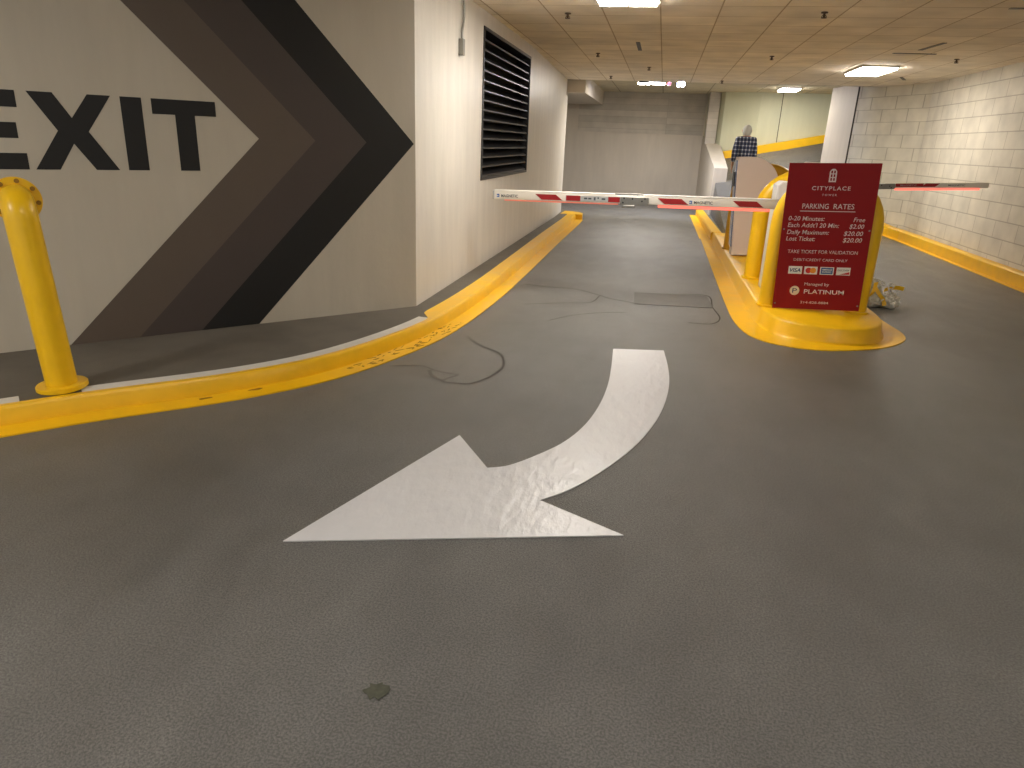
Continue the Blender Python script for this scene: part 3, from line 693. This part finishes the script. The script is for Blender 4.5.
troffer(-.485, 1.6, .61, 1.2, CZ, 'lit ceiling panel above the camera', 'diffdim')
troffer(-4.3, .3, .61, 1.2, CZ, 'lit ceiling panel left of the camera', 'diffmid')
troffer(3.2, 2.6, .61, 1.2, CZ, 'lit ceiling panel to the right of the camera', 'diffdim')
# narrow strip light with camera housing under the far ceiling edge
sm = empty('strip_light', (-.43, 17.9, CZF), label='slim lit strip lamp with a dark box, under the far ceiling beside the blue-white floodlight', cat='ceiling light')
MB().box(-.33, .32, -.06, .06, -.075, -.0005, .01).build('tube_housing', 'frame', sm)
MB().box(-.31, -.02, -.05, .05, -.115, -.0755, .008).build('diffuser', 'diff', sm); MB().box(.0, .31, -.05, .05, -.11, -.0755, .008).build('diffuser', 'diff', sm)
MB().box(-.28, -.08, -.15, -.062, -.09, -.01, .01).build('junction_box', 'darkbits', sm)
area('lamp', (0, 0, -.13), .6, .12, 120, WARM, sm)
fl_ = empty('floodlight', (.235, 17.6, CZF), label='dazzling blue-white floodlight hanging above the exit lane', cat='floodlight')
MB().box(-.09, .09, -.05, .05, -.17, -.04, .012).build('housing', 'galv', fl_)
MB().tube([(0, 0, -.04), (0, 0, -.0005)], .012, 10).build('stem', 'galv', fl_)
MB().box(-.06, .06, -.06, -.0505, -.155, -.055, .003).build('lens', 'led', fl_)
sp = bpy.data.lights.new('flood_lamp', 'AREA'); sp.shape = 'RECTANGLE'; sp.size = .14; sp.size_y = .11; sp.energy = 170; sp.color = (.55, .66, 1)
so = bpy.data.objects.new('flood_lamp', sp); COL.objects.link(so); so.parent = fl_; so.location = (0, -.075, -.11); so.rotation_euler = (math.radians(72), 0, math.radians(-4))
rl = empty('signal_lamp', (-.03, 17.75, CZF), label='tiny red signal lamp between the strip lamp and the floodlight', cat='signal light')
disc('lamp_body', .05, .05, 'frame', rl, (0, 0, -.10), 'y'); disc('lens', .038, .01, 'redlamp', rl, (0, -.031, -.10), 'y'); MB().tube([(0, 0, -.06), (0, 0, -.0005)], .01, 8).build('stem', 'galv', rl)

# sprinklers
spr = [(-1.19, 8.6, 'in the near ceiling left of the nearest light panel'), (1.46, 8.43, 'in the near ceiling above the red sign'), (1.46, 12.17, 'in mid ceiling between the two large light panels'),
       (4.01, 12.14, 'near the right block wall'), (-1.17, 12.19, 'near the top of the louver'), (-.41, 14.14, 'just in front of the strip lamp'), (-1.24, 16.1, 'close to the far end of the left wall'), (1.06, 16.6, 'at the far edge of the brown tiles')]
first = None
for x, y, wh in spr:
    if first is None:
        first = empty('fire_sprinkler', (x, y, CZ), cat='sprinkler', group='ceiling sprinklers')
        disc('escutcheon', .035, .012, 'sprk', first, (0, 0, -.0065), seg=20, bev=.003); MB().tube([(0, 0, -.01), (0, 0, -.05)], .012, 10).build('stem', 'sprk', first); disc('deflector', .028, .006, 'sprk', first, (0, 0, -.055), seg=16, bev=.001)
        MB().tube([(-.014, 0, -.03), (-.024, 0, -.045), (-.01, 0, -.056)], .004, 6).build('frame_arm', 'sprk', first); MB().tube([(.014, 0, -.03), (.024, 0, -.045), (.01, 0, -.056)], .004, 6).build('frame_arm', 'sprk', first)
        o = first
    else: o = copy_tree(first)
    o.location = (x, y, CZ); o['label'] = 'small brass fire sprinkler ' + wh
# dark gaps where ceiling tiles have slipped
for x0, y0, x1, y1, lab in ((3.23, 11.22, 3.29, 10.5, 'short dark ceiling slot pointing away from camera, left of the right light panel'), (3.0, 11.6, 3.56, 11.62, 'long dark crosswise slot in the ceiling before the right light panel'),
                            (3.05, 8.16, 3.6, 8.16, 'dark slot in the ceiling at the right edge of the picture'), (-.5, 10.85, -.5, 11.75, 'short dark slot in the ceiling above the strip lamp'), (4.1, 15.0, 4.3, 15.5, 'dark slot in the ceiling beside the bend of the right wall')):
    a = Vector((x0, y0)); b_ = Vector((x1, y1)); t = (b_-a).normalized(); n = Vector((-t.y, t.x))*.028
    tag(MB().prism([tuple(a+n), tuple(b_+n), tuple(b_-n), tuple(a-n)], .006, lambda p, q, c: (p, q, CZ-.0062+c)).build('ceiling_slot', 'darkbits'), lab, 'ceiling gap')

# ================================================================ PERSON (seen from behind, walking up the ramp)
def skin_mesh(name, V, Ed, Rr, m, parent, sub=2):
    me = bpy.data.meshes.new(name); me.from_pydata(V, Ed, []); o = bpy.data.objects.new(name, me); COL.objects.link(o)
    md = o.modifiers.new('s', 'SKIN'); md.use_smooth_shade = True; s2 = o.modifiers.new('u', 'SUBSURF'); s2.levels = sub; s2.render_levels = sub
    for i, r in enumerate(Rr): me.skin_vertices[0].data[i].radius = (r if isinstance(r, tuple) else (r, r))
    me.skin_vertices[0].data[0].use_root = True
    dg = bpy.context.evaluated_depsgraph_get(); nm = bpy.data.meshes.new_from_object(o.evaluated_get(dg)); bpy.data.objects.remove(o); nm.name = name
    nm.materials.clear(); nm.polygons.foreach_set('use_smooth', [True]*len(nm.polygons))
    return link(name, nm, m, parent)
PXc, PYc = 1.735, 16.8; fz = ramp_z(PXc, PYc); HP = 2.10-fz; k_ = HP/1.72
pe = empty('person', (PXc, PYc, fz), label='person in a pale beanie and blue plaid shirt walking up the ramp, back turned', cat='person')
pe.scale = (k_, k_, k_)
# body: pelvis, legs (mid-stride), torso, neck, head, arms
V = [(0, 0, .92), (0, 0, 1.08), (0, -.01, 1.25), (0, 0, 1.42), (0, .02, 1.50), (0, .035, 1.58), (0, .04, 1.66),
     (-.09, 0, .88), (-.10, .14, .50), (-.10, .10, .10), (-.10, .22, .04), (.09, 0, .88), (.10, -.04, .49), (.10, -.22, .11), (.10, -.12, .04),
     (-.17, 0, 1.41), (-.215, -.03, 1.14), (-.22, .06, .92), (-.22, .09, .84), (.17, 0, 1.41), (.215, .0, 1.14), (.22, .06, .92), (.22, .09, .84)]
Ed = [(0, 1), (1, 2), (2, 3), (3, 4), (4, 5), (5, 6), (0, 7), (7, 8), (8, 9), (9, 10), (0, 11), (11, 12), (12, 13), (13, 14), (3, 15), (15, 16), (16, 17), (17, 18), (3, 19), (19, 20), (20, 21), (21, 22)]
Rr = [(.13, .10), (.12, .09), (.14, .1), (.13, .09), .05, (.085, .09), (.07, .08), .09, .06, .04, .035, .09, .06, .04, .035, .06, .042, .03, .03, .06, .042, .03, .03]
skin_mesh('body', V, Ed, Rr, 'skin', pe)
Vt = [V[0], V[7], V[8], (V[9][0], V[9][1], V[9][2]+.02), V[11], V[12], (V[13][0], V[13][1], V[13][2]+.02)]
skin_mesh('trousers', Vt, [(0, 1), (1, 2), (2, 3), (0, 4), (4, 5), (5, 6)], [(.155, .12), .105, .078, .06, .105, .078, .06], 'trouser', pe)
Vs = [(0, 0, .90), (0, 0, 1.08), (0, -.01, 1.25), (0, 0, 1.41), (0, .01, 1.475), V[15], V[16], (-.22, .05, .93), V[19], V[20], (.22, .05, .93)]
skin_mesh('plaid_shirt', Vs, [(0, 1), (1, 2), (2, 3), (3, 4), (3, 5), (5, 6), (6, 7), (3, 8), (8, 9), (9, 10)], [(.18, .135), (.175, .12), (.175, .125), (.15, .11), .085, .085, .07, .05, .078, .066, .05], 'plaid', pe)
for s in (-1, 1):   # hands with fingers
    hx = .22*s; b = MB(); b.box(hx-.018, hx+.018, .062, .128, .77, .86, .012)
    for q, ln in enumerate((.065, .075, .07, .055)): yy = .072+.016*q; b.tube([(hx, yy, .775), (hx-.006*s, yy+.003, .775-ln*.55), (hx-.016*s, yy+.003, .775-ln)], [.0085, .008, .006], 8)
    b.tube([(hx-.006*s, .128, .84), (hx-.014*s, .15, .81), (hx-.02*s, .155, .78)], [.010, .009, .007], 8)
    b.build('hand', 'skin', pe, smooth=True)
    b = MB(); b.tube([(.0+.088*s, .04, 1.60), (.098*s, .035, 1.60)], [.02, .028], 10).build('ear', 'skin', pe, smooth=True)
# face features (turned away) and cap
fb = MB(); fb.tube([(0, .12, 1.62), (0, .145, 1.59)], [.012, .018], 10).build('nose', 'skin', pe, smooth=True)
for s in (-1, 1): disc('eye', .012, .008, 'darkbits', pe, (.032*s, .128, 1.62), 'y', 12, .001)
MB().box(-.025, .025, .122, .13, 1.545, 1.552, .002).build('mouth', 'red', pe)
bn = MB(); bmesh.ops.create_uvsphere(bn.bm, u_segments=24, v_segments=14, radius=1)
for v in bn.bm.verts:
    z = v.co.z; v.co = Vector((v.co.x*.10, v.co.y*.115+.03, 1.60+z*(.13 if z > 0 else .14)))
bmesh.ops.bisect_plane(bn.bm, geom=bn.bm.verts[:]+bn.bm.edges[:]+bn.bm.faces[:], plane_co=(0, .05, 1.56), plane_no=(0, .9, -1), clear_outer=True)
bn.build('beanie', 'hair', pe, smooth=True)
for s, y in ((-1, .16), (1, -.16)):
    sh = MB().box(s*.10-.045, s*.10+.045, y-.12, y+.14, -.0, .075, .025).build('shoe', 'darkbits', pe, smooth=True); sh.location.z = 0.03 if s < 0 else -.02
